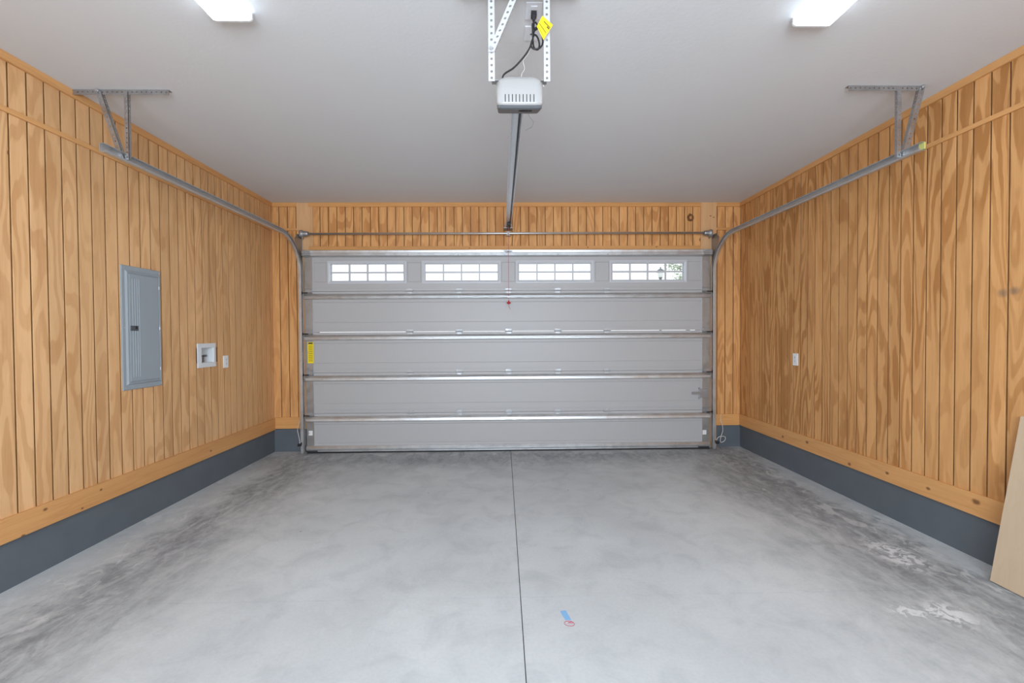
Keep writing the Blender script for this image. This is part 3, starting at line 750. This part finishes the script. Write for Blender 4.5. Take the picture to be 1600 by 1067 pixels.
# ------------------------------------------------------------------ ceiling lights
def ceiling_light(x0, x1, yf, yn, label):
    t = tag(empty('ceiling_light', (0, 0, 0)), label, 'ceiling light', 'wraparound ceiling lights')
    bx('housing', M['white_metal'], t, x0+.02, x1-.02, yn, yf, ZC-.012, ZC)
    w = x1-x0
    prof = [(x0, ZC-.004), (x0, ZC-.034), (x0+.006, ZC-.042), (x0+.02, ZC-.046), (x1-.02, ZC-.046), (x1-.006, ZC-.042), (x1, ZC-.034), (x1, ZC-.004)]
    d = B().loft([[(x, yn+.012, z) for x, z in prof], [(x, yf-.012, z) for x, z in prof]]).build('diffuser', M['lens'], t)
    d.data.materials.append(M['lens_side'])
    for pg in d.data.polygons:
        if abs(pg.normal.z) < .5: pg.material_index = 1
    for a, c in ((yn, yn+.012), (yf-.012, yf)):
        B().loft([[(x, a, z) for x, z in prof], [(x, c, z) for x, z in prof]]).build('end_cap', M['white_pl'], t)
ceiling_light(-1.428, -1.233, 2.285, 1.065, 'lit white wraparound light on the breaker panel side of the ceiling')
ceiling_light(1.488, 1.684, 2.290, 1.070, 'lit white wraparound light on the right side of the ceiling')

# ------------------------------------------------------------------ breaker panel
pn = tag(empty('breaker_panel', (0, 0, 0)), 'grey steel breaker panel set in the plywood wall', 'electrical panel')
px = XL
y0, y1, z0, z1 = 3.345, 3.722, 1.022, 1.951
b = B()
def xr(y0, y1, z0, z1, x): return [(x, y0, z0), (x, y1, z0), (x, y1, z1), (x, y0, z1)]
b.loft([xr(y0, y1, z0, z1, px), xr(y0, y1, z0, z1, px+.006), xr(y0+.004, y1-.004, z0+.004, z1-.004, px+.009), xr(y0+.030, y1-.018, z0+.038, z1-.035, px+.009), xr(y0+.042, y1-.021, z0+.046, z1-.046, px+.018), xr(y0+.052, y1-.024, z0+.052, z1-.052, px+.018), xr(y0+.055, y1-.026, z0+.055, z1-.055, px+.012)])
b.build('cover_frame', M['panel'], pn)
dy0, dy1, dz0, dz1 = y0+.058, y1-.029, z0+.060, z1-.060
pd = B().loft([xr(dy0, dy1, dz0, dz1, px+.010), xr(dy0, dy1, dz0, dz1, px+.015), xr(dy0+.004, dy1-.004, dz0+.004, dz1-.004, px+.0175)]).build('door', M['panel'], pn, bevel=.001)
for yy in (.030, .052, .074, .092):
    B().loft([xr(dy0+yy-.004, dy0+yy+.004, dz0+.03, dz1-.03, px+.017), xr(dy0+yy-.0015, dy0+yy+.0015, dz0+.034, dz1-.034, px+.0195)]).build('pressed_rib', M['panel'], pd)
bx('latch', M['latch'], pd, px+.017, px+.024, dy0+.004, dy0+.072, 1.466, 1.503, bevel=.002)
bx('latch_slide', M['black'], pd, px+.023, px+.027, dy0+.045, dy0+.06, 1.478, 1.498)
for zz in (dz0+.08, (dz0+dz1)/2, dz1-.08):
    B().tube([(px+.018, dy1+.002, zz-.012), (px+.018, dy1+.002, zz+.012)], .004, 8).build('hinge_pin', M['galv'], pd)
for yy, zz in ((y0+.02, z0+.02), (y0+.02, z1-.02), (y0+.02, (z0+z1)/2), (y1-.011, z0+.02), (y1-.011, z1-.02), (y1-.011, (z0+z1)/2)):
    disc(B(), (px+.008, yy, zz), (1, 0, 0), .006, .004, 8).build('screw', M['galv'], pn)

# ------------------------------------------------------------------ washer outlet box
wbx = tag(empty('washer_outlet_box', (0, 0, 0)), 'white recessed washer outlet box beside the breaker panel', 'outlet box')
y0, y1, z0, z1 = 4.156, 4.411, 1.128, 1.352
b = B().loft([xr(y0, y1, z0, z1, px), xr(y0, y1, z0, z1, px+.010), xr(y0+.045, y1-.030, z0+.042, z1-.040, px+.012), xr(y0+.050, y1-.034, z0+.046, z1-.044, px-.0135), ], caps=False)
b.build('flange', M['white_pl'], wbx)
bk = empty('recess', (0, 0, 0), wbx)
b = B(); ya, yb, za, zb = y0+.050, y1-.034, z0+.046, z1-.044
for q in ((px-.085, px-.080, ya, yb, za, zb),): b.box(*q)
b.build('back_plate', M['white_pl'], bk)
b = B().box(px-.08, px-.002, yb, yb+.003, za, zb).box(px-.08, px-.002, ya-.003, ya, za, zb).box(px-.08, px-.002, ya-.003, yb+.003, za-.003, za).box(px-.08, px-.002, ya-.003, yb+.003, zb, zb+.003)
b.build('side_walls', M['white_pl'], bk)
for k, yy in enumerate((ya+.045, ya+.115)):
    b = B().tube([(px-.05, yy, za), (px-.05, yy, za+.05), (px-.05, yy, za+.065)], [.010, .010, .016], 10)
    b.tube([(px-.05, yy, za+.06), (px-.02, yy, za+.06)], .010, 10)
    vv = b.build('valve', M['brass'], bk)
# the plywood strip and wall behind are cut away by the box: drawn as a real hole below

# ------------------------------------------------------------------ wall outlets
def outlet(sx, yc_, zc_, label):
    x = XL if sx < 0 else XR; s = -sx
    t = tag(empty('wall_outlet', (0, 0, 0)), label, 'outlet', 'wall outlets')
    bx('plate', M['plate'], t, x, x+s*.006, yc_-.040, yc_+.040, zc_-.061, zc_+.061, bevel=.002)
    for k in (-1, 1):
        r = bx('receptacle', M['white_pl'], t, x+s*.005, x+s*.009, yc_-.017, yc_+.017, zc_+k*.020-.015, zc_+k*.020+.015, bevel=.003)
        for d in (-.006, .006): bx('slot', M['dark'], r, x+s*.0085, x+s*.0094, yc_+d-.001, yc_+d+.001, zc_+k*.020-.003, zc_+k*.020+.006)
    disc(B(), (x+s*.006, yc_, zc_), (s, 0, 0), .003, .0015, 8).build('screw', M['galv'], t)
outlet(-1, 4.575, 1.162, 'white wall outlet to the right of the washer box')
outlet(1, 4.46, 1.148, 'white wall outlet alone on the right wall')

# ------------------------------------------------------------------ door safety sensors
def sensor(sx, label):
    t = tag(empty('safety_sensor', (0, 0, 0)), label, 'sensor', 'door safety sensors')
    if sx < 0:
        c = Vector((-2.425, 5.365, .125)); wire = [(-2.425, 5.36, .135), (-2.430, 5.37, .17), (-2.444, 5.38, .22), (-2.462, 5.39, .29), (-2.476, 5.45, .33), (-2.482, 5.500, .38)]
    else:
        c = Vector((2.585, 5.365, .100)); wire = [(2.585, 5.37, .12), (2.61, 5.37, .155), (2.66, 5.37, .165), (2.695, 5.375, .15), (2.69, 5.38, .11), (2.655, 5.385, .088), (2.642, 5.39, .10), (2.655, 5.40, .16), (2.685, 5.42, .22), (2.70, 5.46, .28), (2.70, 5.50, .33), (2.70, 5.500, .41)]
    b = B().loft([[(c.x+sx*(q-.0), c.y+r*math.cos(a)*.9, c.z-.008+q*.3*sx*sx*-.3+r*math.sin(a)) for a in [k*math.pi/6 for k in range(12)]] for q, r in ((-.018, .014), (-.005, .016), (.012, .018), (.024, .016))])
    b.build('sensor_body', M['black'], t)
    xa, xb = (c.x+.018, -2.408) if sx < 0 else (2.566, c.x-.018)
    b = B().box(min(xa, xb)-.004, max(xa, xb)+.006, c.y-.004, c.y+.020, c.z-.004, c.z+.020)
    b.build('sensor_bracket', M['black'], t)
    B().tube(smooth_path(wire, 6), .003, 6).build('sensor_wire', M['wire'], t)
sensor(-1, 'black safety sensor with straight white wire at left track foot')
sensor(1, 'black safety sensor with looped white wire at right track foot')

# ------------------------------------------------------------------ leaning board
yA, yB_ = 2.471, 1.25
foot, topx, topz = 2.760, XR-.0235, .955
u = Vector((topx-.0-foot, 0, topz)).normalized(); nrm = Vector((-u.z, 0, u.x))          # inner face normal points into the room
Lb = .95; th = .018
f0 = Vector((foot, 0, .004))
prof = [f0, f0+u*Lb, f0+u*Lb-nrm*th, f0-nrm*th]
prof = [(q.x, q.z) for q in prof]
lift = min(z for _, z in prof); prof = [(x, z-lift+.002) for x, z in prof]
lb = B().loft([[(x, yB_, z) for x, z in prof], [(x, yA, z) for x, z in prof]]).build('wooden_board', M['board'], bevel=.001)
tag(lb, 'pale flat wooden board leaning against the right wall', 'board')

# ------------------------------------------------------------------ marks on the floor
tp = B().add([(.283, 2.270, .0004), (.314, 2.276, .0004), (.331, 2.197, .0004), (.300, 2.199, .0004), (.283, 2.270, .0009), (.314, 2.276, .0009), (.331, 2.197, .0009), (.300, 2.199, .0009)],
             [(3, 2, 1, 0), (4, 5, 6, 7), (0, 1, 5, 4), (1, 2, 6, 5), (2, 3, 7, 6), (3, 0, 4, 7)]).build('masking_tape', M['blue'])
tag(tp, 'small strip of blue masking tape on the concrete floor', 'tape')
pts = [(.317+.024*math.cos(a)-.004*math.sin(a), 2.170+.019*math.sin(a), .0008) for a in [k*2*math.pi/28 for k in range(30)]] + [(.31, 2.175, .0008), (.333, 2.185, .0008)]
mk = B().tube(pts, .0014, 5).build('marker_ring', M['marker']); tag(mk, 'red marker ring scribbled on the floor below the blue tape', 'floor mark')

# ------------------------------------------------------------------ outside, seen through the panes
drv = bx('ground_outside', M['drive'], None, -40, 40, 5.70, 90, -.25, -.06)
tag(drv, 'pale driveway outside the garage door', 'driveway', kind='structure')
sl = tag(empty('street_lamp', (0, 0, 0)), 'grey street lamp with frosted lantern seen through the rightmost window', 'street lamp')
lx, ly = 7.08, 20.0
def lathe(prof, n=12): return [[(lx+r*math.cos(k*2*math.pi/n), ly+r*math.sin(k*2*math.pi/n), z) for k in range(n)] for r, z in prof]
B().loft(lathe([(.12, -.06), (.12, .3), (.06, .4), (.04, 3.78), (.06, 3.82)])).build('post', M['lamp_iron'], sl)
B().loft(lathe([(.045, 3.82), (.08, 3.88), (.09, 3.91)])).build('lantern_base', M['lamp_iron'], sl)
B().loft(lathe([(.085, 3.91), (.12, 3.98), (.135, 4.14)])).build('lantern_glass', M['lamp_glass'], sl)
B().loft(lathe([(.19, 4.14), (.17, 4.20), (.10, 4.27), (.035, 4.30), (.03, 4.34), (.005, 4.40)])).build('lantern_cap', M['lamp_iron'], sl)

def tree(x, y, h, seed, label):
    rr = random.Random(seed)
    t = tag(empty('sparse_tree', (0, 0, 0)), label, 'tree')
    B().tube([(x, y, -.06), (x+.1, y, h*.5), (x+.05, y, h*.95)], [.13, .09, .02], 8).build('trunk', M['bark'], t)
    b = B(); ends = []
    for k in range(16):
        z0_ = h*(.45+.5*rr.random()); a = rr.random()*6.28; ln = (.5+.8*rr.random())*(1.3-z0_/h)*h*.35
        e = Vector((x+.07+math.cos(a)*ln, y+math.sin(a)*ln, z0_+ln*.35)); s0 = Vector((x+.07, y, z0_))
        b.tube([s0, s0.lerp(e, .5)+Vector((0, 0, .05)), e], [.03, .02, .008], 5); ends.append((s0, e))
    b.build('branches', M['bark'], t)
    b = B()
    for s0, e in ends:
        for q in range(60):
            c = s0.lerp(e, .35+.7*rr.random()) + Vector((rr.gauss(0, .14), rr.gauss(0, .14), rr.gauss(0, .12)))
            d1 = Vector((rr.gauss(0, 1), rr.gauss(0, 1), rr.gauss(0, 1))).normalized()*.07; d2 = d1.cross(Vector((rr.random(), rr.random(), rr.random()))).normalized()*.03
            b.add([c-d1, c+d2, c+d1, c-d2], [(0, 1, 2, 3)])
    tag(b.build('foliage', M['leaf'], t), kind='stuff')
tree(9.3, 22.5, 5.3, 3, 'sparse pale green tree seen through the rightmost door window')
